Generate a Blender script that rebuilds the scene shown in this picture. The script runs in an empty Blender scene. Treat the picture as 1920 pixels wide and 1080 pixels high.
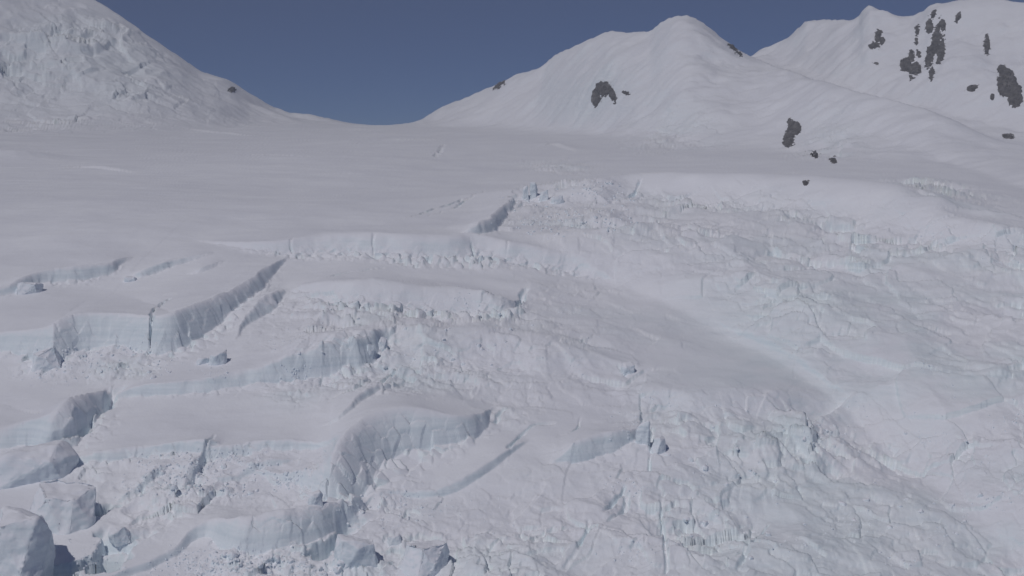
import bpy, bmesh, math, random
import numpy as np
from mathutils import Vector, Matrix

# ------------------------------------------------------------------ camera, sky, sun
F, V0, W, H = 2318.0, 300.0, 1920.0, 1080.0      # focal length and eye level in photograph pixels
sc = bpy.context.scene
col = sc.collection
cam = bpy.data.objects.new("camera", bpy.data.cameras.new("camera"))
col.objects.link(cam)
cam.data.sensor_width = 36.0
cam.data.lens = 36.0 * F / W
cam.data.shift_y = (V0 - H / 2) / W
cam.data.clip_start, cam.data.clip_end = 1.0, 20000.0
cam.rotation_euler = (math.pi / 2, 0, 0)
sc.camera = cam

SUN = Vector((-0.37, -0.46, 0.81)).normalized()
world = bpy.data.worlds.new("World"); sc.world = world; world.use_nodes = True
wn = world.node_tree; bg = wn.nodes["Background"]
sky = wn.nodes.new("ShaderNodeTexSky"); sky.sky_type = 'NISHITA'; sky.sun_disc = False
sky.sun_elevation = math.asin(SUN.z); sky.sun_rotation = math.atan2(SUN.x, SUN.y)
sky.altitude = 4500; sky.air_density = 0.75; sky.dust_density = 0.0; sky.ozone_density = 6.0
tint = wn.nodes.new("ShaderNodeMix"); tint.data_type = 'RGBA'; tint.blend_type = 'MULTIPLY'; tint.inputs[0].default_value = 1.0
tint.inputs[7].default_value = (1.03, 0.97, 1.14, 1); wn.links.new(sky.outputs[0], tint.inputs[6]); wn.links.new(tint.outputs[2], bg.inputs[0]); bg.inputs[1].default_value = 0.053
sun = bpy.data.objects.new("sun", bpy.data.lights.new("sun", 'SUN')); col.objects.link(sun)
sun.data.energy = 2.5; sun.data.angle = math.radians(0.6); sun.data.color = (1.0, 0.97, 0.945)
sun.rotation_euler = SUN.to_track_quat('Z', 'Y').to_euler()
sc.view_settings.view_transform = 'Standard'; sc.view_settings.look = 'None'
sc.view_settings.gamma = 1.0; sc.view_settings.exposure = -0.57
sc.render.engine = 'CYCLES'
sc.cycles.max_bounces = 10; sc.cycles.diffuse_bounces = 8; sc.cycles.use_denoising = True

# ------------------------------------------------------------------ noise
_tab = np.random.default_rng(7).random(65536)
def _h(ix, iy, s): return _tab[(ix * 73856093 ^ iy * 19349663 ^ (s * 83492791)) & 65535]
def vnoise(x, y, s=0):
    ix = np.floor(x).astype(np.int64); iy = np.floor(y).astype(np.int64)
    fx = x - ix; fy = y - iy
    fx = fx * fx * fx * (fx * (fx * 6 - 15) + 10); fy = fy * fy * fy * (fy * (fy * 6 - 15) + 10)
    a = _h(ix, iy, s); b = _h(ix + 1, iy, s); c = _h(ix, iy + 1, s); d = _h(ix + 1, iy + 1, s)
    return ((a + (b - a) * fx) * (1 - fy) + (c + (d - c) * fx) * fy) * 2 - 1
def fbm(x, y, s=0, o=4, g=0.5):
    r = 0; a = 1.0; n = 0; ca, sa = 0.8 * 2.03, 0.6 * 2.03
    for k in range(o):
        r = r + a * vnoise(x, y, s + k); n += a; a *= g
        x, y = x * ca - y * sa + 17.3, x * sa + y * ca - 9.1
    return r / n
def ridged(x, y, s=0, o=4, g=0.5):
    r = 0; a = 1.0; n = 0; ca, sa = 0.8 * 2.03, 0.6 * 2.03
    for k in range(o):
        r = r + a * (1 - 2 * np.abs(vnoise(x, y, s + k))); n += a; a *= g
        x, y = x * ca - y * sa + 17.3, x * sa + y * ca - 9.1
    return r / n
def voro(x, y, s=0):
    """F1, F2 and, for the nearest cell, three random numbers and the offset from its centre"""
    ix = np.floor(x).astype(np.int64); iy = np.floor(y).astype(np.int64)
    f1 = np.full(x.shape, 9.0); f2 = np.full(x.shape, 9.0)
    ci = ix.copy(); cj = iy.copy(); ox = np.zeros(x.shape); oy = np.zeros(x.shape)
    for i in (-1, 0, 1):
        for j in (-1, 0, 1):
            a = ix + i; b = iy + j
            dx = x - (a + 0.1 + 0.8 * _h(a, b, s)); dy = y - (b + 0.1 + 0.8 * _h(a, b, s + 1))
            d = np.sqrt(dx * dx + dy * dy); m = d < f1
            f2 = np.where(m, f1, np.minimum(f2, d)); f1 = np.where(m, d, f1)
            ci = np.where(m, a, ci); cj = np.where(m, b, cj); ox = np.where(m, dx, ox); oy = np.where(m, dy, oy)
    return f1, f2, _h(ci, cj, s + 2), _h(ci, cj, s + 3) * 2 - 1, _h(ci, cj, s + 4) * 2 - 1, ox, oy
def blocks(x, y, size, s=0, crack=0.5):
    """a field of tilted broken slabs, about -1..1"""
    wx = fbm(x / size / 1.6, y / size / 1.6, s + 40, 2) * 0.45; wy = fbm(x / size / 1.6, y / size / 1.6, s + 50, 2) * 0.45
    f1, f2, a, b, c, ox, oy = voro(x / size + wx, y / size + wy, s)
    return (a * 2 - 1) * 0.75 + (b * ox + c * oy) * 1.1 - crack * np.exp(-((f2 - f1) / 0.16) ** 2) * a
def sstep(a, b, x):
    t = np.clip((x - a) / (b - a), 0, 1); return t * t * (3 - 2 * t)
def lerp_curve(u, pts, smooth=True):
    """interpolate a list of (u, value) with a monotone cubic"""
    xs = np.array([p[0] for p in pts], float); ys = np.array([p[1] for p in pts], float)
    d = np.diff(ys) / np.diff(xs); m = np.zeros(len(xs))
    m[1:-1] = np.where(d[:-1] * d[1:] > 0, 2 * d[:-1] * d[1:] / (d[:-1] + d[1:] + 1e-12), 0)
    m[0], m[-1] = d[0], d[-1]
    u = np.clip(u, xs[0], xs[-1]); k = np.clip(np.searchsorted(xs, u) - 1, 0, len(xs) - 2)
    h = xs[k + 1] - xs[k]; t = (u - xs[k]) / h
    return ((2*t**3 - 3*t**2 + 1) * ys[k] + (t**3 - 2*t**2 + t) * h * m[k] + (3*t**2 - 2*t**3) * ys[k+1] + (t**3 - t**2) * h * m[k+1])

# ------------------------------------------------------------------ the lie of the land
_yy = np.linspace(0, 6000, 6001)
_gz = np.concatenate([[0], np.cumsum(np.interp((_yy[1:] + _yy[:-1]) / 2, [0, 600, 700, 820, 2400, 2750, 3200, 6000], [0.25, 0.25, 0.15, 0.056, 0.056, 0.015, -0.2, -0.3]))])
_gz += -37.5 - np.interp(700, _yy, _gz)
def glacier_base(x, y):
    z = np.interp(y, _yy, _gz)
    z = z + 9.0 * fbm(x / 420 + 3.1, y / 420, 11, 2) * sstep(500, 1100, y) * (1 - sstep(2000, 2500, y))
    z = z + 3.5 * fbm(x / 110, y / 95, 12, 3) * sstep(900, 650, y) + 1.5 * fbm(x / 95, y / 95, 13, 2)
    return z
def mountain(u, y, crest, cy, base, by, power, back):
    """a mountain face between its foot line and its crest line; crest/base in photo pixels, cy/by in metres"""
    vc = lerp_curve(u, crest); yc = lerp_curve(u, cy); vb = lerp_curve(u, base); yb = lerp_curve(u, by)
    zc = (V0 - vc) / F * yc; zb = (V0 - vb) / F * yb
    t = (y - yb) / (yc - yb)
    tt = np.clip(t, 0, 1)
    z = np.where(t < 0, zb + 0.3 * (y - yb), zb + (zc - zb) * (tt + power * tt * (1 - tt)))
    return np.where(t > 1, zc - (y - yc) * back - (y - yc) ** 2 * 0.0005, z), t
ML = dict(crest=[(-500,-260),(-260,-190),(0,-75),(150,-15),(185,3),(230,28),(270,58),(330,100),(380,135),(430,152),(470,178),(520,207),(550,217),(640,228),(760,245),(900,290),(1400,420),(2500,700)],
          cy=[(-500,3200),(0,3100),(330,2870),(550,2950),(760,2950),(2500,2950)],
          base=[(-500,262),(0,258),(100,257),(200,254),(330,246),(450,228),(550,224),(640,234),(760,255),(900,310),(1400,440),(2500,720)],
          by=[(-500,2180),(0,2230),(100,2250),(200,2290),(330,2370),(550,2700),(760,2700),(2500,2700)], power=0.25, back=0.6)
M1 = dict(crest=[(-500,520),(300,330),(600,265),(700,248),(768,233),(830,200),(880,179),(935,155),(1010,130),(1040,104),(1080,85),(1120,68),(1150,59),(1185,61),(1215,60),(1240,42),(1262,31),(1285,28),(1310,38),(1350,68),(1395,98),(1480,133),(1600,168),(1750,206),(1900,280),(2100,330),(2500,420)],
          cy=[(-500,2900),(768,2800),(1000,2560),(1285,2050),(1395,1950),(1480,1750),(1600,1480),(1900,1230),(2500,1100)],
          base=[(-500,540),(300,345),(700,256),(770,240),(900,244),(1000,253),(1100,268),(1200,286),(1330,298),(1460,308),(1600,345),(1750,380),(1920,412),(2500,480)],
          by=[(-500,2700),(700,2600),(900,2400),(1000,2200),(1100,1900),(1200,1640),(1330,1500),(1460,1400),(1600,1180),(1920,1000),(2500,900)], power=0.3, back=0.35)
M2 = dict(crest=[(-500,700),(1000,300),(1300,160),(1395,110),(1420,101),(1440,99),(1470,80),(1495,55),(1515,39),(1550,38),(1590,38),(1610,30),(1620,17),(1632,11),(1645,16),(1660,22),(1690,32),(1705,32),(1725,25),(1745,11),(1800,3),(1870,0),(1920,4),(2100,-30),(2500,-80)],
          cy=[(-500,2500),(1440,2480),(1632,2150),(1900,1920),(2500,1700)],
          base=[(-500,720),(1000,330),(1300,200),(1395,140),(1440,118),(1560,158),(1700,196),(1900,262),(2500,380)],
          by=[(-500,2300),(1440,2250),(1600,1900),(1900,1600),(2500,1400)], power=0.15, back=0.7)
def smax(a, b, k):
    h = np.clip(0.5 + 0.5 * (a - b) / k, 0, 1); return b + (a - b) * h + k * h * (1 - h)
def land(x, y, rough=True):
    """height of the ground and which body it belongs to: 0 glacier, 1 left mountain, 2 right mountain"""
    y = np.maximum(y, 1.0); u = W / 2 + x / y * F
    g = glacier_base(x, y)
    a, ta = mountain(u, y, **ML); b, tb = mountain(u, y, **M1); c, tc = mountain(u, y, **M2)
    if rough:
        ea = sstep(1.02, 0.75, ta) * 0.85 + 0.15; eb = sstep(1.02, 0.8, tb) * 0.9 + 0.1; ec = sstep(1.02, 0.75, tc) * 0.88 + 0.12
        hi = y > 950
        xs, ys = x[hi], y[hi]
        n1 = ridged(xs / 260, ys / 200, 60, 4, 0.45); n2 = fbm(xs / 90, ys / 70, 66, 4); n3 = ridged(xs / 55 + 0.4 * ys / 55, ys / 90, 70, 3)
        q = np.zeros_like(x); q[hi] = n1 * 10 + n2 * 13 + n3 * 0.5 + 16 * fbm(xs / 310, ys / 230, 90, 2) + 3.0 * ridged(xs / 190 + 0.15 * ys / 190, ys / 70, 80, 4, 0.45) + 1.6 * fbm(xs / 34, ys / 15, 86, 4, 0.6)
        a = a + q * ea * 0.7; b = b + q * eb; c = c + q * ec * 1.25
    body = np.where(np.maximum(b, c) > np.maximum(g, a), 2, np.where(a > g, 1, 0))
    m = np.maximum(np.maximum(a, b), c)
    return smax(g, m, 22.0 + 58.0 * sstep(460, 260, u) + 26.0 * sstep(900, 1200, u)), body

FEATURES = []
def polyline(pts, n=2):
    p = np.array(pts, float)
    for _ in range(n):
        q = np.empty((2 * len(p) - 2, p.shape[1])); q[0::2] = 0.75 * p[:-1] + 0.25 * p[1:]; q[1::2] = 0.25 * p[:-1] + 0.75 * p[1:]
        p = np.vstack([p[:1], q, p[-1:]])
    return p
def near_line(p, x, y):
    """signed distance (positive on the left of the line) and the interpolated third column"""
    best = np.full(x.shape, 1e18); sd = np.zeros(x.shape); val = np.zeros(x.shape); arc = np.zeros(x.shape); s0 = 0.0; ws = np.zeros(x.shape)
    over = np.zeros(x.shape); last = len(p) - 2
    for i, (a, b) in enumerate(zip(p[:-1], p[1:])):
        ex, ey = b[0] - a[0], b[1] - a[1]; L2 = ex * ex + ey * ey + 1e-9; L = math.sqrt(L2)
        rx, ry = x - a[0], y - a[1]
        t = np.clip((rx * ex + ry * ey) / L2, 0, 1)
        dx, dy = rx - t * ex, ry - t * ey
        d = np.sqrt(dx * dx + dy * dy); cr = (ex * ry - ey * rx) / L
        k = d - 0.01 * np.abs(cr); m = k < best
        tr = (rx * ex + ry * ey) / L
        over = np.where(m, np.maximum(-tr, 0) if i == 0 else (np.maximum(tr - L, 0) if i == last else 0), over)
        best = np.where(m, k, best); sd = np.where(m, np.where(cr >= 0, d, -d), sd)
        w = L / (d * d + 0.6) ** 3; val += w * (a[2] + t * (b[2] - a[2])); ws += w; arc = np.where(m, s0 + t * L, arc); s0 += L
    return sd, val / ws * (1 - sstep(0.05, 0.95, over / (np.abs(sd) + 1e-6))), arc
def apply_features(x, y, z, tags=None, detail=True):
    for k, f in enumerate(FEATURES):
        p = f['p']; R = f['reach']
        m = (x > p[:, 0].min() - R) & (x < p[:, 0].max() + R) & (y > p[:, 1].min() - R) & (y < p[:, 1].max() + R)
        if not m.any(): continue
        xs, ys = x[m], y[m]
        sd, D, arc = near_line(p, xs, ys)
        if f['kind'] == 'scarp':
            if detail:
                s = f['size']
                sd = sd + f['wob'] * (fbm(xs / s / 1.3, ys / s / 1.3, 100 + k, 3, 0.38) * 0.5 * s * (0.6 + 0.6 * vnoise(arc / s / 2.5, arc * 0, 130 + k)))
            w = np.maximum(D * f['ratio'], 0.3)
            up = sstep(0, 1, sd / w) if f['ratio'] > 0.8 else 1 - (1 - np.clip(sd / w, 0, 1)) ** 1.5
            tp = np.clip(1 - sd / f['L'], 0, 1); dz = D * up * (tp * tp * (3 - 2 * tp) * 0.5 + 0.5 * tp * tp)
            if f['talus'] and detail:                       # broken ice heaped at the foot
                tm = np.exp(-((sd + 0.15 * D) / (0.45 * D + 0.6)) ** 2) * np.minimum(D, 14)
                dz = dz + tm * f['talus'] * (0.5 + 0.8 * blocks(xs, ys, 2.2 + 0.10 * f['size'], 150 + k, 0.3))
            z[m] += dz
            if tags is not None and f['tag'] >= 0:
                t = tags[m]; t[(sd > -0.25) & (sd < w * 1.02) & (D > 1.2)] = f['tag']; tags[m] = t
        elif f['kind'] == 'crack':
            if detail:
                sd = sd + fbm(xs / 5, ys / 5, 170 + k, 3) * f['w'] * 0.7 + fbm(xs / 14, ys / 14, 190 + k, 2) * (f['w'] * 0.6 + 1.2)
                D = D * np.clip(0.85 + 0.9 * fbm(arc / 9, arc * 0 + k, 180, 2), 0, 1.4)
            z[m] -= D * sstep(1.0, 0.3, np.abs(sd) / (f['w'] * (0.75 + 0.45 * vnoise(arc / 7, arc * 0 + k, 185)) + 0.05))
        elif f['kind'] == 'ridge':
            a = np.where(sd < 0, -sd / f['w'], sd / f['back'])
            z[m] += D * np.exp(-1.6 * (np.sqrt(a * a + 0.01) - 0.1))
    return z
def ground(u, v, y0=260.0, y1=3300.0):
    """first point of the bare ground met by the line of sight through a photograph pixel"""
    ys = np.geomspace(y0, y1, 2600); xs = (u - W / 2) / F * ys
    z = land(xs, ys, True)[0]; z = apply_features(xs, ys, z, None, False)
    zr = (V0 - v) / F * ys
    hit = np.nonzero(z >= zr)[0]
    i = hit[0] if len(hit) else len(ys) - 1
    return np.array([xs[i], ys[i], z[i]])
def scarp(pts, ratio=0.6, L=90.0, talus=0.12, wob=1.0, soft=False, tag=-1):
    q = []
    for u, v, h in pts:
        g = ground(u, v); q.append((g[0], g[1], h * g[1] / F))
    p = polyline(q); mx = p[:, 2].max()
    FEATURES.append(dict(kind='scarp', p=p, reach=L + 5, ratio=ratio, L=L, talus=talus, wob=wob, size=max(mx, 2.0), soft=soft, tag=tag))
def crack(pts, w, depth):
    q = [(*ground(u, v)[:2], depth * (0.35 if i in (0, len(pts) - 1) else 1)) for i, (u, v) in enumerate(pts)]
    FEATURES.append(dict(kind='crack', p=polyline(q), reach=w * 3.5 + 4, w=w))
def ridge(pts, w, back):
    q = []
    for u, v, h in pts: g = ground(u, v); q.append((g[0], g[1], h))
    FEATURES.append(dict(kind='ridge', p=polyline(q), reach=2.5 * max(w, back), w=w, back=back))

CLIFFS = []
def cliff(label, pts, **kw):
    CLIFFS.append(label); scarp(pts, tag=len(CLIFFS) - 1, **kw)

# nearest first, so that each one stands on the ground that the nearer ones have made
cliff("pale blue serac wall at the bottom left with a shadowed right end",
      [(120,1120,10),(200,1100,10),(260,1073,12),(340,1026,14),(390,1005,28),(430,1040,72),(480,1046,92),(555,1034,92),(600,1012,75),(640,975,40),(660,950,15),(685,930,0)], L=26, talus=0.1)
cliff("grey shaded ice face under the curved snow slab, lower centre",
      [(400,850,0),(460,874,3),(520,902,8),(542,914,18),(562,926,40),(600,936,74),(640,934,96),(695,916,100),(738,872,80),(790,850,70),(840,838,58),(880,820,42),(912,796,24),(938,764,0)], ratio=0.75, L=70, talus=0.15, wob=1.0)
scarp([(700,928,0),(760,927,8),(820,932,15),(885,909,15),(930,876,13),(975,839,8),(992,824,0)], L=22, talus=0.0, wob=0.3)
cliff("small shaded ice face beneath the tilted grey slab right of centre",
      [(1028,868,0),(1060,871,14),(1090,866,40),(1130,851,38),(1160,839,32),(1190,816,20),(1206,790,8),(1200,768,0)], L=26, talus=0.08, wob=0.5)
crack([(948,838),(965,815),(1000,794),(1040,788)], 0.9, 2.0)
crack([(1088,770),(1086,790),(1070,806),(1045,814)], 0.6, 1.2)
crack([(345,915),(372,885),(400,842)], 0.8, 2.0)
scarp([(120,864,0),(150,870,12),(200,868,22),(260,862,20),(330,865,25),(400,870,28),(470,858,22),(540,850,18),(600,835,8),(640,820,0)], L=70, talus=0.3)
scarp([(330,925,0),(352,918,22),(375,890,30),(398,852,18),(412,835,0)], L=30, talus=0.2)
scarp([(395,912,0),(430,908,10),(480,890,16),(530,872,10),(560,858,0)], L=22, talus=0.1)
scarp([(210,935,0),(250,925,18),(290,905,20),(310,880,8),(320,868,0)], L=26, talus=0.3)
scarp([(590,800,0),(640,785,8),(680,750,14),(740,722,8),(770,705,0)], L=30, talus=0.1)
cliff("blue grey trench wall at the left edge above the tilted blocks",
      [(-160,880,30),(-60,860,30),(20,850,32),(60,842,50),(100,842,70),(150,822,84),(190,790,66),(210,748,20),(217,728,0)], L=55, talus=0.08)
crack([(20,862),(90,850),(145,832),(190,778),(214,736)], 2.6, 5.0)
cliff("grey ice step running across the left above the broad smooth slab",
      [(200,743,0),(250,746,22),(330,743,22),(400,739,26),(470,729,26),(530,721,32),(590,711,50),(640,698,56),(680,691,45),(720,660,25),(742,640,0)], L=55, talus=0.14)
crack([(620,752),(660,735),(700,715),(760,690),(790,702)], 1.0, 2.0)
scarp([(480,700,0),(600,700,25),(750,700,50),(900,705,58),(1050,705,48),(1150,695,24),(1210,680,0)], ratio=3.2, L=110, talus=0.0, soft=True)
cliff("layered blue white ice cliff on the left with a vertical crack",
      [(-200,668,26),(-60,662,25),(0,660,30),(60,680,55),(100,690,80),(150,661,66),(200,653,58),(260,661,60),(290,668,72),(340,660,76),(380,640,68),(430,600,45),(480,550,28),(520,506,15),(547,484,0)], L=75, talus=0.1, wob=0.5)
crack([(282,664),(281,625),(283,596),(290,572),(315,561)], 0.9, 5.0)
scarp([(440,640,0),(470,606,15),(500,592,30),(520,566,25),(532,540,0)], L=25, talus=0.1)
cliff("sunlit snow face below the flat grey shelf in the middle of the icefall",
      [(545,548,5),(570,556,22),(620,580,55),(740,590,70),(850,595,72),(940,596,60),(970,586,36),(985,570,12),(992,555,0)], ratio=1.5, L=70, talus=0.25, wob=0.8)
crack([(600,521),(660,506),(718,498)], 0.9, 1.8)
scarp([(-90,568,20),(10,556,15),(40,546,22),(80,531,25),(150,528,33),(200,516,22),(235,492,8),(252,485,0)], L=24, talus=0.14)
scarp([(243,525,0),(262,523,14),(300,511,18),(330,498,11),(390,481,5),(402,475,0)], L=18, talus=0.1)
scarp([(350,513,0),(366,513,6),(390,506,10),(422,490,0)], L=16, talus=0.1)
cliff("long low sunlit ice step across the middle of the glacier",
      [(355,452,0),(440,468,10),(520,480,24),(600,479,32),(700,481,44),(800,486,50),(900,481,48),(1000,479,38),(1080,481,25),(1155,490,0)], ratio=1.5, L=85, talus=0.22, wob=1.0)
for c in ([(545,478),(538,462),(545,446)], [(700,478),(697,458),(702,436)], [(900,482),(888,458),(880,432)], [(956,470),(950,436)]): crack(c, 1.2, 2.5)
scarp([(850,428,0),(880,429,10),(920,429,25),(945,419,28),(960,396,18),(970,374,0)], L=30, talus=0.06)
crack([(770,405),(800,394),(850,383),(892,374)], 1.8, 3.0)
crack([(800,404),(850,392),(900,372),(908,360)], 1.4, 2.0)
cliff("broad sunlit icefall front below the right hand peak",
      [(1160,384,0),(1184,380,60),(1210,378,76),(1300,384,98),(1400,392,104),(1500,402,98),(1570,412,76),(1650,430,54),(1770,456,34),(1920,480,26),(2150,500,0)], ratio=2.2, L=170, talus=0.1, wob=1.2, soft=True)
crack([(1178,378),(1188,355),(1200,330)], 2.5, 5.0)
ridge([(960,425,-2),(1020,440,-7),(1100,466,-11),(1230,524,-10),(1340,576,-12),(1440,626,-13),(1600,726,-14),(1750,838,-14),(1900,965,-14),(2050,1100,-14)], 75.0, 32.0)
ridge([(1470,190,0),(1545,214,-5),(1650,240,-9),(1760,276,-9),(1900,326,-8),(2100,380,-8)], 60.0, 45.0)
ridge([(1120,235,0),(1200,200,-6),(1290,165,-7),(1390,140,-5),(1440,130,0)], 60.0, 50.0)
ridge([(-120,305,12),(20,305,13),(80,300,9),(125,292,0)], 45.0, 60.0)
crack([(818,293),(826,280),(834,272)], 3.5, 5.0)
scarp([(-60,85,14),(15,78,12),(60,88,24),(110,101,34),(170,104,30),(200,92,16),(216,72,0)], ratio=0.9, L=110, talus=0.0, wob=0.8)
for c in ([(1380,1075),(1405,1030),(1430,985),(1440,965)], [(1362,1070),(1390,1020)], [(1220,890),(1222,850),(1220,800)], [(1240,1080),(1238,1000),(1242,930)],
          [(1215,772),(1219,760)], [(1140,968),(1158,945),(1172,915)], [(1140,985),(1165,955),(1175,925)], [(1060,1075),(1090,1030),(1110,985)]): crack(c, 1.0, 2.6)

crack([(40,1150),(85,1100),(140,1066),(200,1040),(222,1016)], 9.0, 34.0)
scarp([(1140,738,0),(1230,772,22),(1350,795,38),(1480,797,40),(1580,778,25),(1650,752,0)], ratio=2.2, L=120, talus=0.0, soft=True)
crack([(928,793),(938,772),(956,771)], 0.9, 3.0)
crack([(964,580),(977,563),(981,545)], 1.6, 5.0)
crack([(716,658),(722,648),(727,638)], 1.5, 4.0)
crack([(1166,688),(1172,698),(1180,708)], 1.2, 3.5)
scarp([(1606,736,0),(1585,752,16),(1560,772,22),(1535,794,12),(1522,804,0)], L=18, talus=0.0, wob=0.3)
scarp([(1330,600,0),(1400,634,6),(1480,680,8),(1560,728,6),(1600,750,0)], ratio=1.5, L=25, talus=0.0)
crack([(140,975),(185,960),(226,942)], 5.5, 14.0)
crack([(585,1046),(622,1016),(650,975)], 4.5, 11.0)
for c in ([(700,264,0),(730,264,4),(780,263,4),(830,264,2),(850,262,0)], [(440,293,0),(480,292,3),(540,294,3),(600,296,0)], [(90,318,0),(150,316,5),(200,320,5),(260,324,0)],
          [(330,236,0),(380,246,3),(430,252,3),(500,256,0)], [(1020,275,0),(1035,272,5),(1060,280,5),(1085,284,0)], [(560,330,0),(640,326,2),(720,332,0)], [(1000,312,0),(1015,312,6),(1050,314,6),(1090,318,0)]):
    scarp(c, ratio=1.2, L=40, talus=0.0, wob=0.6)
# zones of broken ice, as photograph outlines carried down on to the ground
ZONES = []
def zone(pts, size, amp, soft=0.03, s=0):
    q = np.array([ground(u, v)[:2] for u, v in pts]); ZONES.append((np.column_stack([q[:, 0] / q[:, 1], np.log(q[:, 1])]), size, amp, soft, s))
zone([(150,880),(330,870),(600,850),(570,925),(400,945),(240,1010),(190,960)], 5.0, 2.6, 0.03, 1)
zone([(150,1150),(440,1052),(700,1000),(860,1010),(760,1150)], 3.0, 1.6, 0.04, 2)
zone([(560,640),(640,620),(760,640),(1000,690),(1040,760),(960,790),(900,745),(720,740),(640,740)], 5.0, 1.6, 0.04, 11)
zone([(420,745),(520,720),(700,690),(720,730),(560,765)], 4.0, 0.9, 0.03, 12)
zone([(1000,465),(1110,478),(1250,545),(1330,600),(1260,640),(1080,610),(1000,560)], 8.0, 1.5, 0.05, 17)
zone([(640,960),(720,940),(860,940),(960,900),(1060,880),(1160,880),(1180,1150),(760,1150)], 8.0, 2.2, 0.05, 3)
zone([(480,600),(560,560),(980,600),(1180,690),(1190,740),(960,740),(780,700),(680,690),(560,660)], 7.0, 2.6, 0.06, 4)
zone([(1180,720),(1330,770),(1560,770),(1720,800),(1950,1000),(1950,1150),(1100,1150),(1150,880),(1200,800)], 10.0, 4.0, 0.06, 5)
zone([(1010,440),(1150,405),(1210,365),(1350,362),(1500,370),(1620,395),(1800,425),(2050,450),(2100,900),(1930,985),(1600,738),(1420,628),(1220,530),(1060,460)], 13.0, 3.6, 0.035, 6)
zone([(975,345),(1040,340),(1180,360),(1190,400),(1100,440),(985,420)], 7.0, 2.6, 0.03, 7)
zone([(60,690),(110,650),(200,670),(280,680),(280,705),(120,715)], 4.0, 2.0, 0.02, 8)
zone([(-150,-40),(60,5),(190,30),(330,130),(370,160),(380,215),(250,228),(130,242),(-150,256)], 46.0, 15.0, 0.06, 9)
zone([(1060,150),(1160,128),(1205,190),(1100,215)], 14.0, 4.5, 0.04, 13)
zone([(1180,232),(1300,215),(1345,268),(1220,288)], 15.0, 4.5, 0.04, 14)
zone([(1500,215),(1580,225),(1600,300),(1510,305)], 14.0, 4.5, 0.04, 15)
zone([(1640,330),(1760,340),(1900,380),(1900,420),(1700,390)], 15.0, 4.5, 0.04, 16)
zone([(990,300),(1100,295),(1090,325),(1000,318)], 10.0, 2.5, 0.03, 10)
def in_zone(poly, soft, p, q):
    inside = np.zeros(p.shape, bool); best = np.full(p.shape, 9e9)
    for (x0, y0), (x1, y1) in zip(poly, np.roll(poly, -1, 0)):
        c = ((y0 > q) != (y1 > q)) & (p < (x1 - x0) * (q - y0) / (y1 - y0 + 1e-12) + x0); inside ^= c
        t = np.clip(((p - x0) * (x1 - x0) + (q - y0) * (y1 - y0)) / ((x1 - x0) ** 2 + (y1 - y0) ** 2 + 1e-12), 0, 1)
        best = np.minimum(best, np.hypot(p - x0 - t * (x1 - x0), q - y0 - t * (y1 - y0)))
    return sstep(-soft, soft, np.where(inside, best, -best))
def fade_at_saddle(y): return 1 - 0.8 * sstep(2300, 2700, y)
def surface(x, y):
    z, body = land(x, y)
    tags = np.full(x.shape, -1)
    z = apply_features(x, y, z, tags)
    p = x / y; q = np.log(y); rub = np.zeros(x.shape)
    for poly, size, amp, soft, s in ZONES:
        m = (p > poly[:, 0].min() - soft) & (p < poly[:, 0].max() + soft) & (q > poly[:, 1].min() - soft) & (q < poly[:, 1].max() + soft)
        if not m.any(): continue
        xs, ys = x[m], y[m]
        k = in_zone(poly, soft, p[m], q[m]) * (0.45 + 0.75 * sstep(-0.25, 0.35, fbm(xs / size / 5, ys / size / 5, 300 + s, 3)))
        k2 = k * sstep(-0.6, 0.1, fbm(xs / size / 3, ys / size / 3, 330 + s, 2))
        n = (blocks(xs, ys, size, 200 + 10 * s, 0.08) * 0.8 + 0.32 * blocks(xs, ys, size * 0.42, 205 + 10 * s, 0.08) + 0.1 * blocks(xs, ys, size * 0.2, 207 + 10 * s, 0.2)) * k2
        n = n + blocks(xs, ys, size * 2.4, 203 + 10 * s, 0.0) * 0.9 * k
        n = n + (1.7 * ridged(xs / size / 3.6, ys / size / 3.0, 310 + s, 5, 0.5) + 2.0 * fbm(xs / size / 5, ys / size / 4, 320 + s, 3)) * k
        z[m] += n * amp * 0.62; rub[m] = np.maximum(rub[m], k)
    z = z + 0.9 * fbm(x / 40, y / 30, 410, 3) * sstep(1300, 700, y)
    z = z + 2.0 * fbm(x / 190, y / 75, 412, 3) * sstep(760, 1000, y) * (fade_at_saddle(y))
    far = sstep(1200, 2400, y)
    # wind-drifted snow: long soft ripples everywhere, finer relief close by
    z = z + (0.28 + 0.3 * sstep(700, 1200, y)) * fbm(x / 26, y / 10, 400, 3) + 0.10 * ridged(x / 6, y / 3.2, 405, 3) * (1 - far)
    return z, body, tags, rub

# ------------------------------------------------------------------ the ground mesh
NC, NR = 1240, 960
U = np.linspace(-330, 2250, NC)
uc = np.linspace(U[0], U[-1], 260); yd = np.geomspace(255, 3700, 2600)
PX, YD = np.meshgrid((uc - W / 2) / F, yd, indexing='ij')
zz = land(PX * YD, YD)[0]; zz = apply_features(PX * YD, YD, zz, None, False)
vs = V0 - F * zz / YD
dv = np.abs(np.diff(vs, axis=1)); vis = np.diff(np.minimum.accumulate(vs, axis=1), axis=1) < -1e-6
dz = np.abs(np.diff(zz, axis=1)) / YD[:, :-1] * F
wt = np.where(vis, dv * 1.0 + 0.25 * np.minimum(dz, 8), 0.12 * np.minimum(dv, 4)) + 0.10
ker = np.hanning(9); ker /= ker.sum()
wt = np.apply_along_axis(lambda a: np.convolve(np.pad(a, 4, mode='edge'), ker, 'valid'), 0, wt)
ker = np.hanning(25); ker /= ker.sum()
wt = np.apply_along_axis(lambda a: np.convolve(np.pad(a, 12, mode='edge'), ker, 'valid'), 1, wt)
cdf = np.concatenate([np.zeros((len(uc), 1)), np.cumsum(wt, 1)], 1); cdf /= cdf[:, -1:]
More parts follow.
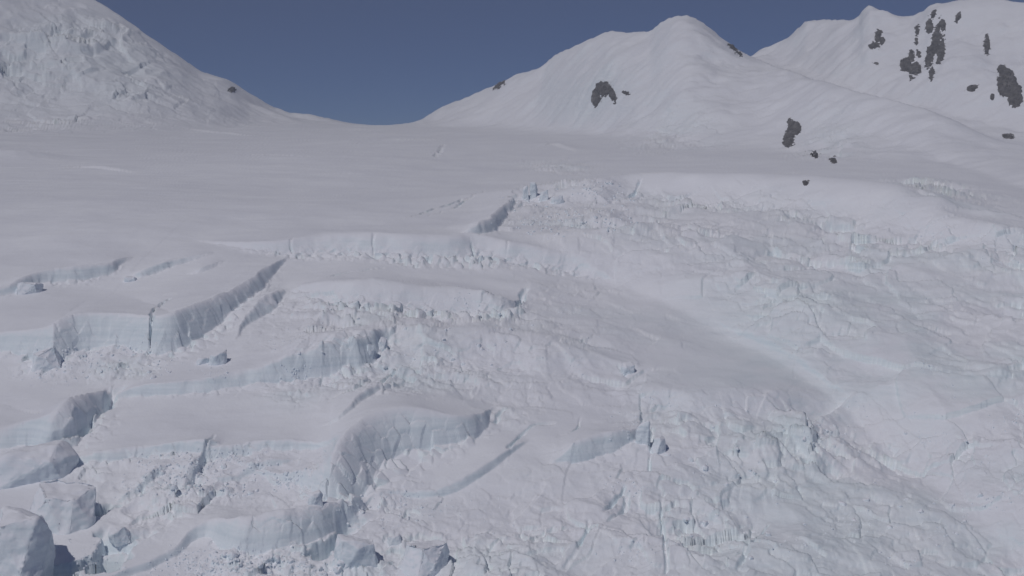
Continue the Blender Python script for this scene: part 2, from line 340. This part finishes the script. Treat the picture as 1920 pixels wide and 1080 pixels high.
rows = np.array([np.interp(np.linspace(0, 1, NR), c, yd) for c in cdf])
Y = np.array([np.interp(U, uc, rows[:, r]) for r in range(NR)])
X = (U[None, :] - W / 2) / F * Y
Z, BODY, TAGS, RUB = surface(X, Y)
P = np.stack([X, Y, Z], -1)
gu = np.gradient(P, axis=1); gv = np.gradient(P, axis=0)
NRM = np.cross(gu, gv); NRM /= np.linalg.norm(NRM, axis=-1, keepdims=True) + 1e-12
steep = sstep(0.80, 0.45, NRM[..., 2])
ice = np.where(BODY == 0, np.clip(steep * 0.9 + RUB * 0.35 * sstep(-0.2, 0.4, fbm(X / 30, Y / 30, 500, 3)), 0, 1),
               steep * 0.35 + RUB * 0.35)
right = sstep(1150, 1500, W / 2 + X / Y * F) * sstep(420, 620, V0 - F * Z / Y)

ice = np.clip(ice + 0.65 * right * (BODY == 0) * sstep(-0.35, 0.35, fbm(X / 45 + 5, Y / 45, 510, 4, 0.6)), 0, 1)

# ------------------------------------------------------------------ materials
def nodes(name):
    m = bpy.data.materials.new(name); m.use_nodes = True
    return m, m.node_tree.nodes, m.node_tree.links, m.node_tree.nodes["Principled BSDF"]
def noise_node(n, l, vec, scale, detail=6, rough=0.6):
    t = n.new("ShaderNodeTexNoise"); t.inputs["Scale"].default_value = scale; t.inputs["Detail"].default_value = detail
    t.inputs["Roughness"].default_value = rough; l.new(vec, t.inputs["Vector"]); return t.outputs["Fac"]
def ramp(n, l, fac, stops):
    r = n.new("ShaderNodeValToRGB"); l.new(fac, r.inputs[0])
    while len(r.color_ramp.elements) < len(stops): r.color_ramp.elements.new(0.5)
    for e, (p, c) in zip(r.color_ramp.elements, stops): e.position = p; e.color = (*c, 1)
    return r.outputs[0]
def mixc(n, l, fac, a, b):
    m = n.new("ShaderNodeMix"); m.data_type = 'RGBA'; l.new(fac, m.inputs[0])
    for s, k in ((a, 6), (b, 7)):
        if isinstance(s, tuple): m.inputs[k].default_value = (*s, 1)
        else: l.new(s, m.inputs[k])
    return m.outputs[2]
def math_node(n, l, op, a, b=None):
    m = n.new("ShaderNodeMath"); m.operation = op
    for i, s in enumerate((a, b)):
        if s is None: continue
        if isinstance(s, (int, float)): m.inputs[i].default_value = s
        else: l.new(s, m.inputs[i])
    return m.outputs[0]
SNOW_A, SNOW_B = (0.85, 0.85, 0.905), (0.91, 0.91, 0.955)
ICE_A, ICE_B = (0.71, 0.79, 0.835), (0.85, 0.905, 0.935)
def snow_material(name, attr=True, bump=0.35, scale=1.0):
    m, n, l, b = nodes(name)
    geo = n.new("ShaderNodeNewGeometry"); pos = geo.outputs["Position"]
    snow = ramp(n, l, noise_node(n, l, pos, 0.02 * scale, 8, 0.65), [(0.35, SNOW_A), (0.65, SNOW_B)])
    mp = n.new("ShaderNodeMapping"); mp.inputs["Scale"].default_value = (0.03, 0.03, 0.55); l.new(pos, mp.inputs[0])
    strata = noise_node(n, l, mp.outputs[0], 1.0, 5, 0.6)
    icec = ramp(n, l, strata, [(0.36, ICE_A), (0.62, ICE_B)])
    if attr:
        at = n.new("ShaderNodeAttribute"); at.attribute_name = "ice"; fac = at.outputs["Fac"]
    else:
        sx = n.new("ShaderNodeSeparateXYZ"); l.new(geo.outputs["Normal"], sx.inputs[0])
        mr = n.new("ShaderNodeMapRange"); l.new(sx.outputs[2], mr.inputs[0])
        mr.inputs[1].default_value = 0.65; mr.inputs[2].default_value = 0.15; fac = mr.outputs[0]
    nz = noise_node(n, l, pos, 0.35 * scale, 5, 0.7)
    fac = math_node(n, l, 'MULTIPLY', fac, math_node(n, l, 'ADD', nz, 0.45))
    l.new(mixc(n, l, fac, snow, icec), b.inputs["Base Color"])
    b.inputs["Roughness"].default_value = 0.75; b.inputs["Specular IOR Level"].default_value = 0.25
    bp = n.new("ShaderNodeBump"); bp.inputs["Strength"].default_value = bump; bp.inputs["Distance"].default_value = 0.5 / scale
    l.new(noise_node(n, l, pos, 0.9 * scale, 8, 0.68), bp.inputs["Height"]); l.new(bp.outputs[0], b.inputs["Normal"])
    return m
M_GLACIER = snow_material("glacier_snow")
M_MOUNT = snow_material("mountain_snow", True, 0.5, 0.35)
M_BLOCK = snow_material("serac_ice", False, 0.4, 1.6)
def rock_material():
    m, n, l, b = nodes("dark_rock"); pos = n.new("ShaderNodeNewGeometry").outputs["Position"]
    c = ramp(n, l, noise_node(n, l, pos, 0.12, 8, 0.7), [(0.3, (0.08, 0.076, 0.082)), (0.5, (0.15, 0.143, 0.148)), (0.72, (0.27, 0.255, 0.255))])
    g = n.new("ShaderNodeNewGeometry"); sx = n.new("ShaderNodeSeparateXYZ"); l.new(g.outputs["True Normal"], sx.inputs[0])
    led = math_node(n, l, 'ADD', sx.outputs[2], math_node(n, l, 'MULTIPLY', noise_node(n, l, pos, 0.09, 6, 0.7), 0.5))
    mr = n.new("ShaderNodeMapRange"); l.new(led, mr.inputs[0]); mr.inputs[1].default_value = 1.24; mr.inputs[2].default_value = 1.34
    l.new(mixc(n, l, mr.outputs[0], c, (0.86, 0.85, 0.9)), b.inputs["Base Color"]); b.inputs["Roughness"].default_value = 0.9
    bp = n.new("ShaderNodeBump"); bp.inputs["Strength"].default_value = 0.8; bp.inputs["Distance"].default_value = 2.0
    l.new(noise_node(n, l, pos, 0.25, 8, 0.7), bp.inputs["Height"]); l.new(bp.outputs[0], b.inputs["Normal"])
    return m
M_ROCK = rock_material()

def grid_mesh(name, sel, mat, parent=None):
    """the faces picked by sel (a mask over grid cells) as one smooth mesh with the normals of the whole ground"""
    r, c = np.nonzero(sel)
    quads = np.stack([r * NC + c, r * NC + c + 1, (r + 1) * NC + c + 1, (r + 1) * NC + c], -1)
    used, inv = np.unique(quads, return_inverse=True); inv = inv.reshape(-1)
    me = bpy.data.meshes.new(name); nf = len(quads)
    me.vertices.add(len(used)); me.vertices.foreach_set("co", P.reshape(-1, 3)[used].astype(np.float32).ravel())
    me.loops.add(nf * 4); me.loops.foreach_set("vertex_index", inv.astype(np.int32))
    me.polygons.add(nf); me.polygons.foreach_set("loop_start", np.arange(0, nf * 4, 4, dtype=np.int32))
    me.polygons.foreach_set("use_smooth", np.ones(nf, bool))
    at = me.attributes.new("ice", 'FLOAT', 'POINT'); at.data.foreach_set("value", ice.reshape(-1)[used].astype(np.float32))
    me.update(calc_edges=True); me.validate()
    me.normals_split_custom_set_from_vertices(NRM.reshape(-1, 3)[used].tolist()) if nf < 60000 else None
    me.materials.append(mat)
    o = bpy.data.objects.new(name, me); col.objects.link(o)
    if parent: o.parent = parent
    return o
cell_body = BODY[:-1, :-1]; cell_tag = np.where(cell_body == 0, TAGS[:-1, :-1], -1)
glacier = grid_mesh("glacier", (cell_body == 0) & (cell_tag < 0), M_GLACIER); glacier["kind"] = "structure"
mr_ = grid_mesh("mountain_right", cell_body == 2, M_MOUNT); mr_["kind"] = "structure"
ml_ = grid_mesh("mountain_left", cell_body == 1, M_MOUNT); ml_["kind"] = "structure"
for k, lab in enumerate(CLIFFS):
    o = grid_mesh("ice_cliff", cell_tag == k, M_GLACIER, glacier); o["label"] = lab

# ------------------------------------------------------------------ finding places on the finished ground
VP = np.minimum.accumulate(V0 - F * Z / Y, axis=0)
def place(u, v):
    """the point of the finished ground seen at a photograph pixel, and the ground's normal there"""
    c = int(round((u - U[0]) / (U[-1] - U[0]) * (NC - 1))); c = min(max(c, 0), NC - 1)
    r = int(np.searchsorted(-VP[:, c], -v)); r = min(r, NR - 1)
    return Vector(P[r, c]), Vector(NRM[r, c])
def tag(o, label, cat, group=None):
    o["label"] = label; o["category"] = cat
    if group: o["group"] = group
    return o
from mathutils import noise as mnoise
def hull_mesh(name, dims, seed, rough=0.05, cuts=3, bevel=0.035, taper=0.7, extra=16):
    """an angular block of ice: hull of a jittered box, worn edges, pitted faces; base at z = 0"""
    rnd = random.Random(seed); bm = bmesh.new(); w, d, h = dims
    for sx in (-1, 1):
        for sy in (-1, 1):
            for k, sz in ((1.0, -0.25), (taper, 1.0)):
                bm.verts.new((sx * w / 2 * k * rnd.uniform(0.55, 1.05), sy * d / 2 * k * rnd.uniform(0.55, 1.05), h * (sz if sz < 0 else rnd.uniform(0.55, 1.0))))
    for _ in range(extra):
        a = rnd.uniform(0, 6.283); bm.verts.new((math.cos(a) * w * 0.5 * rnd.uniform(0.8, 1.05), math.sin(a) * d * 0.5 * rnd.uniform(0.8, 1.05), h * rnd.uniform(-0.1, 0.75)))
    r = bmesh.ops.convex_hull(bm, input=bm.verts)
    bmesh.ops.delete(bm, geom=list({g for g in r["geom_interior"] + r["geom_unused"] if isinstance(g, bmesh.types.BMVert)}), context='VERTS')
    bmesh.ops.dissolve_limit(bm, angle_limit=0.12, verts=bm.verts, edges=bm.edges)
    if bevel: bmesh.ops.bevel(bm, geom=list(bm.edges), offset=bevel * min(dims), segments=2, affect='EDGES', profile=0.6)
    bmesh.ops.triangulate(bm, faces=bm.faces)
    m = min(dims)
    for c in range(cuts):
        lim = max(dims) / (3 * 1.7 ** c)
        es = [e for e in bm.edges if e.calc_length() > lim]
        if es: bmesh.ops.subdivide_edges(bm, edges=es, cuts=1); bmesh.ops.triangulate(bm, faces=[f for f in bm.faces if len(f.verts) > 3])
    if rough:
        off = Vector((seed * 7.1, seed * 3.3, 0)); bm.normal_update()
        for v in bm.verts:
            n = mnoise.fractal(v.co * (1.1 / m) + off, 0.75, 2.1, 5) * 0.8 + 1.1 * mnoise.noise(v.co * (0.6 / m) - off)
            v.co += v.normal * n * rough * m
    me = bpy.data.meshes.new(name); bm.to_mesh(me); bm.free()
    for p in me.polygons: p.use_smooth = cuts > 0
    me.materials.append(M_BLOCK)
    return me

# ------------------------------------------------------------------ seracs and blocks one can tell apart
BLOCKS = [  # u, v of the foot, width and height in pixels, depth/width, turn, lean forward, lean right, label
    ("serac", 12, 1112, 116, 150, 1.2, 20, -6, 4, "large smooth ice slab filling the bottom left corner"),
    ("serac", 98, 996, 128, 98, 0.8, -14, -8, 8, "tilted cube of ice with a pale front above the dark hollow, bottom left"),
    ("serac", 48, 902, 150, 62, 0.9, 12, -8, 3, "rounded snow capped block at the left edge under the trench"),
    ("ice_block", 222, 1014, 40, 24, 0.8, 30, 4, -8, "jagged ice lump right of the hollow at bottom left"),
    ("ice_block", 668, 1062, 80, 50, 0.9, 22, 0, -6, "rounded pale ice boulder at the bottom, right of the shadowed hollow"),
    ("ice_block", 792, 1086, 92, 70, 0.8, 38, -4, 12, "wedge shaped ice block with a dark right face at the bottom edge"),
    ("ice_block", 738, 1022, 26, 16, 0.9, 10, 0, 0, "small white ice lump above the wedge shaped block"),
    ("serac", 1204, 832, 26, 46, 0.9, -12, 0, 6, "narrow upright serac beside the tilted grey slab right of centre"),
    ("serac", 1236, 850, 30, 40, 0.9, 25, 3, 8, "leaning serac just right of the narrow upright one"),
    ("serac", 84, 694, 60, 48, 0.9, 24, 0, -4, "shaded ice block leaning on the left end of the layered cliff"),
    ("ice_block", 405, 684, 34, 26, 0.9, -16, 0, 6, "single ice block with a shaded side below the layered cliff"),
    ("ice_block", 378, 684, 22, 13, 0.9, 40, 0, 6, "smaller ice block left of the one below the layered cliff"),
    ("serac", 52, 550, 44, 24, 0.9, 18, 0, 4, "rounded ice block at the left end of the upper crevasse"),
    ("serac", 985, 375, 11, 28, 0.9, 5, 0, 0, "leftmost of the three ice columns at the head of the central gash"),
    ("serac", 1001, 375, 15, 30, 0.9, -5, 0, 0, "middle and brightest of the three ice columns above the central gash"),
    ("serac", 1020, 377, 14, 24, 0.9, 12, 0, 5, "rightmost of the three ice columns above the central gash"),
    ("serac", 1045, 382, 24, 20, 0.9, 30, 0, 5, "broad ice block among rubble right of the three columns"),
    ("ice_block", 716, 656, 20, 24, 0.8, 24, 0, 10, "thin leaning ice blade at the right end of the grey step"),
    ("ice_block", 692, 664, 16, 22, 0.8, 20, 0, 10, "thin ice blade just left of the leaning one at the grey step"),
    ("serac", 1176, 702, 22, 24, 0.8, 15, 0, 8, "dark sided serac on the hump right of centre"),
    ("ice_block", 243, 528, 24, 11, 0.9, 0, 0, 0, "pale ice block between the two upper crevasses on the left"),
    ("ice_block", 590, 945, 24, 22, 0.7, 24, 0, 0, "ice block wedged under the curved slab's shaded face"),
]
for i, (nm, u, v, w, h, dep, yaw, fx, rx, lab) in enumerate(BLOCKS):
    p, n = place(u, v); k = p.y / F
    o = bpy.data.objects.new(nm, hull_mesh(nm, (w * k * 1.1, w * k * dep * 1.1, h * k * 1.12), 11 + i, 0.10, 5)); col.objects.link(o)
    o.location = p + Vector((0, w * k * dep * 0.35, -0.10 * h * k)); o.rotation_euler = (math.radians(fx), math.radians(rx), math.radians(yaw))
    tag(o, lab, "ice block" if nm == "ice_block" else "serac")

# loose chunks that are large enough to pick out, then the crumbs
rnd = random.Random(5)
CHUNK_FIELDS = [  # outline box in pixels, count, size range in metres, label
    ((200, 850, 560, 930), 34, (1.2, 2.8), "loose ice chunk in the rubble below the broad smooth slab", "chunks below the broad smooth slab"),
    ((420, 1040, 640, 1078), 34, (1.2, 2.5), "loose ice chunk in the heap along the bottom edge", "chunks along the bottom edge"),
    ((650, 930, 860, 990), 16, (1.0, 1.9), "loose ice chunk on the rough slope under the grey ice face", "chunks under the grey ice face"),
    ((120, 650, 300, 712), 20, (1.2, 2.6), "loose ice chunk at the foot of the layered cliff", "chunks at the foot of the layered cliff"),
    ((560, 560, 1000, 690), 30, (1.1, 2.3), "loose ice chunk on the sunlit rubble slope in the centre", "chunks on the central rubble slope"),
    ((1190, 760, 1860, 1070), 60, (1.1, 2.5), "loose ice chunk in the broken icefall at lower right", "chunks in the lower right icefall"),
    ((980, 345, 1180, 420), 22, (1.5, 3.2), "loose ice chunk in the far central gash", "chunks in the far central gash"),
]
chunk_meshes = [hull_mesh("ice_chunk", (1.0, 0.85, 0.75), 300 + k, 0.05, 1, 0.08) for k in range(9)]
for (u0, v0, u1, v1), cnt, (a, b), lab, grp in CHUNK_FIELDS:
    for _ in range(cnt):
        p, n = place(rnd.uniform(u0, u1), rnd.uniform(v0, v1)); sz = a + (b - a) * rnd.random() ** 2.2
        o = bpy.data.objects.new("ice_chunk", rnd.choice(chunk_meshes)); col.objects.link(o)
        o.location = p - Vector((0, 0, 0.22 * sz)); o.scale = (sz * rnd.uniform(0.8, 1.3), sz * rnd.uniform(0.8, 1.2), sz * rnd.uniform(0.6, 1.0))
        o.rotation_euler = (rnd.uniform(-0.4, 0.4), rnd.uniform(-0.4, 0.4), rnd.uniform(0, 6.28))
        tag(o, lab, "ice chunk", grp)
def crumbs():
    protos = []
    for k in range(8):
        me = hull_mesh("crumb", (1, 0.9, 0.8), 500 + k, 0.0, 0, 0.0, 0.75, 4)
        me.calc_loop_triangles()
        protos.append((np.array([v.co for v in me.vertices]), np.array([t.vertices for t in me.loop_triangles]))); bpy.data.meshes.remove(me)
    fields = [((190, 850, 580, 935), 700, .25, .9), ((300, 1040, 700, 1079), 700, .2, .8), ((640, 935, 960, 1000), 300, .15, .6), ((60, 640, 420, 715), 350, .3, 1.1),
              ((500, 540, 1150, 720), 450, .25, .8), ((1150, 740, 1915, 1079), 900, .2, .8), ((970, 340, 1190, 430), 300, .6, 2.0), ((0, 960, 260, 1079), 250, .2, .8),
              ((560, 930, 800, 960), 150, .2, .6), ((1300, 420, 1900, 700), 200, .3, .9)]
    V, T, n0 = [], [], 0
    for (u0, v0, u1, v1), cnt, a, b in fields:
        cl = [(rnd.uniform(u0, u1), rnd.uniform(v0, v1)) for _ in range(max(4, cnt // 30))]
        for _ in range(cnt):
            c = rnd.choice(cl); uu = c[0] + rnd.gauss(0, 22); vv = c[1] + rnd.gauss(0, 10)
            p, n = place(uu, vv); vs_, ts = rnd.choice(protos); sz = a + (b - a) * rnd.random() ** 2.5
            R = np.array(Matrix.Rotation(rnd.uniform(0, 6.28), 3, 'Z') @ Matrix.Rotation(rnd.uniform(-.5, .5), 3, 'X'))
            V.append((vs_ * sz * np.array([rnd.uniform(.8, 1.4), 1, rnd.uniform(.6, 1)])) @ R.T + np.array(p) - np.array([0, 0, 0.22 * sz])); T.append(ts + n0); n0 += len(vs_)
    me = bpy.data.meshes.new("ice_rubble"); me.from_pydata(np.vstack(V).tolist(), [], np.vstack(T).tolist()); me.materials.append(M_BLOCK)
    o = bpy.data.objects.new("ice_rubble", me); col.objects.link(o); o["kind"] = "stuff"; tag(o, "fine broken ice rubble strewn over the icefall", "ice rubble")
crumbs()

# ------------------------------------------------------------------ rock breaking through the snow
ROCKS = [  # ellipses (u, v, half width, half height, lean), label
    ([(1118,184,10,18,0),(1131,167,15,15,0),(1147,178,6,16,-20)], "arched dark rock outcrop alone on the slope below the central peak"),
    ([(1172,175,8,4,10)], "small rock just right of the arched outcrop"),
    ([(935,161,11,3.5,-35)], "thin rock sliver on the left skyline of the central peak"),
    ([(435,169,7,5,0)], "small rock on the lower ridge of the left mountain"),
    ([(1373,89,9,3,38),(1386,101,9,3.5,38)], "slanting rock strip on the right skyline of the central peak"),
    ([(1490,241,13,13,0),(1478,263,11,13,0),(1483,252,9,10,0),(1481,229,5,6,0)], "dark hourglass shaped rock outcrop on the lower right slope"),
    ([(1528,291,5,7,-30)], "small rock below and right of the hourglass outcrop"),
    ([(1562,302,6,4,20)], "tiny rock at the foot of the lower right slope"),
    ([(1647,68,6,12,0),(1639,87,10,7,0),(1654,76,6,7,0)], "clustered rock patch left of the tall rock rib"),
    ([(1643,120,6,4,0)], "tiny rock below the clustered patch on the right massif"),
    ([(1720,60,5,11,10),(1718,77,4,6,0)], "narrow rock patch just left of the tall rib"),
    ([(1722,102,4,7,0)], "small rock between the narrow patch and the ragged cluster"),
    ([(1699,122,12,14,0),(1714,130,13,12,0),(1708,108,7,11,0),(1709,146,6,5,0)], "ragged rock cluster low on the right massif"),
    ([(1750,30,4,9,10),(1743,50,7,14,0),(1755,75,9,26,8),(1743,108,8,22,8),(1747,138,5,12,0),(1767,46,6,12,-10),(1764,100,7,26,10)], "tall dark rock rib high on the right massif"),
    ([(1797,33,4,10,25)], "small slanting rock right of the tall rib near the skyline"),
    ([(1850,84,6,18,0)], "upright rock patch right of the tall rib"),
    ([(1888,158,19,28,0),(1903,180,14,22,0),(1879,132,8,10,0)], "largest dark rock face at the right edge"),
    ([(1823,167,12,5,-20)], "brownish rock strip left of the large rock face"),
    ([(1861,184,4,7,0)], "small rock just left of the large rock face"),
    ([(1893,257,13,4,0)], "low flat rock at the right edge below the large rock face"),
    ([(1511,343,8,4,-35)], "small rock on the crest of the right hand icefall"),
]
def rock(ells, label, seed):
    e = np.array(ells, float); pad = 7
    u0, u1 = (e[:, 0] - e[:, 2]).min() - pad, (e[:, 0] + e[:, 2]).max() + pad; v0, v1 = (e[:, 1] - e[:, 3]).min() - pad, (e[:, 1] + e[:, 3]).max() + pad
    nu = int(np.clip((u1 - u0) / 1.0, 18, 80)); nv = int(np.clip((v1 - v0) / 1.0, 18, 150))
    pts = np.zeros((nv, nu, 3)); nr = np.zeros((nv, nu, 3)); mk = np.full((nv, nu), -9.0)
    for j, v in enumerate(np.linspace(v1, v0, nv)):
        for i, u in enumerate(np.linspace(u0, u1, nu)):
            p, n = place(u, v); pts[j, i] = p; nr[j, i] = n
            for (a, b, w, h, l) in ells:
                c, s_ = math.cos(math.radians(l)), math.sin(math.radians(l)); du, dv_ = u - a, v - b
                x, y = (du * c + dv_ * s_) / w, (-du * s_ + dv_ * c) / h
                mk[j, i] = max(mk[j, i], (1 - math.hypot(x, y)) * min(w, h))
    k = pts[..., 1].mean() / F
    a_, b_ = pts[..., 0] / k + 50 * seed, (pts[..., 2] + 0.4 * pts[..., 1]) / k
    mk = mk + np.where(mk > -6, 2.6 * fbm(a_ / 9, b_ / 13, 740 + seed, 3, 0.6) + 2.4 * fbm(a_ / 3.2, b_ / 5, 745 + seed, 3, 0.7) - 0.2, 0)
    nz = ridged(pts[..., 0] / (7 * k) + seed * 3.7, (pts[..., 2] + pts[..., 1] * 0.5) / (9 * k), 700 + seed, 4, 0.55)
    nz2 = blocks(pts[..., 0], pts[..., 2] * 1.2 + pts[..., 1] * 0.3, 5 * k, 720 + seed, 0.5)
    off = np.clip(mk, -3, 3.0) * 0.8 * k + nz * 1.4 * k + nz2 * 1.2 * k
    off = np.where(mk < -2.5, -3.0 * k, np.maximum(off, -3.0 * k))
    mean_n = nr.mean((0, 1)); mean_n /= np.linalg.norm(mean_n)
    top = pts + mean_n * off[..., None]; bot = pts - mean_n * 6 * k
    V = np.vstack([top.reshape(-1, 3), bot.reshape(-1, 3)]); N = nu * nv; fs = []
    for j in range(nv - 1):
        for i in range(nu - 1):
            a = j * nu + i; fs.append((a, a + 1, a + nu + 1, a + nu)); fs.append((N + a, N + a + nu, N + a + nu + 1, N + a + 1))
    rim = [i for i in range(nu)] + [j * nu + nu - 1 for j in range(1, nv)] + [(nv - 1) * nu + i for i in range(nu - 2, -1, -1)] + [j * nu for j in range(nv - 2, 0, -1)]
    for a, b in zip(rim, rim[1:] + rim[:1]): fs.append((b, a, N + a, N + b))
    cen = V.mean(0)
    me = bpy.data.meshes.new("rock_outcrop"); me.from_pydata((V - cen).tolist(), [], fs); me.materials.append(M_ROCK)
    o = bpy.data.objects.new("rock_outcrop", me); o.location = cen; col.objects.link(o)
    tag(o, label, "rock", "rock outcrops on the mountains")
for i, (e, lab) in enumerate(ROCKS): rock(e, lab, i)

# ------------------------------------------------------------------ the thin air between the camera and the peaks
def haze():
    x0, x1, y0, y1, z0, z1 = -2600, 2900, -60, 3900, -420, 560
    z0 = float(Z.min()) - 1.0; z1 = float(Z.max()) + 20.0; y1 = float(Y.max()) + 30; x1 = float(X.max()) + 30; x0 = float(X.min()) - 30
    bm = bmesh.new(); bmesh.ops.create_cube(bm, size=1.0)
    for v in bm.verts: v.co = ((x0 + x1) / 2 + v.co.x * (x1 - x0), (y0 + y1) / 2 + v.co.y * (y1 - y0), (z0 + z1) / 2 + v.co.z * (z1 - z0))
    me = bpy.data.meshes.new("haze"); bm.to_mesh(me); bm.free()
    m = bpy.data.materials.new("haze"); m.use_nodes = True; n = m.node_tree.nodes; n.clear()
    out = n.new("ShaderNodeOutputMaterial"); pv = n.new("ShaderNodeVolumePrincipled")
    pv.inputs["Color"].default_value = (0.86, 0.91, 1.0, 1); pv.inputs["Density"].default_value = 0.00017; pv.inputs["Anisotropy"].default_value = 0.1
    m.node_tree.links.new(pv.outputs[0], out.inputs["Volume"]); me.materials.append(m)
    o = bpy.data.objects.new("haze", me); col.objects.link(o); o["kind"] = "stuff"; tag(o, "thin pale haze in the mountain air", "haze")
haze()
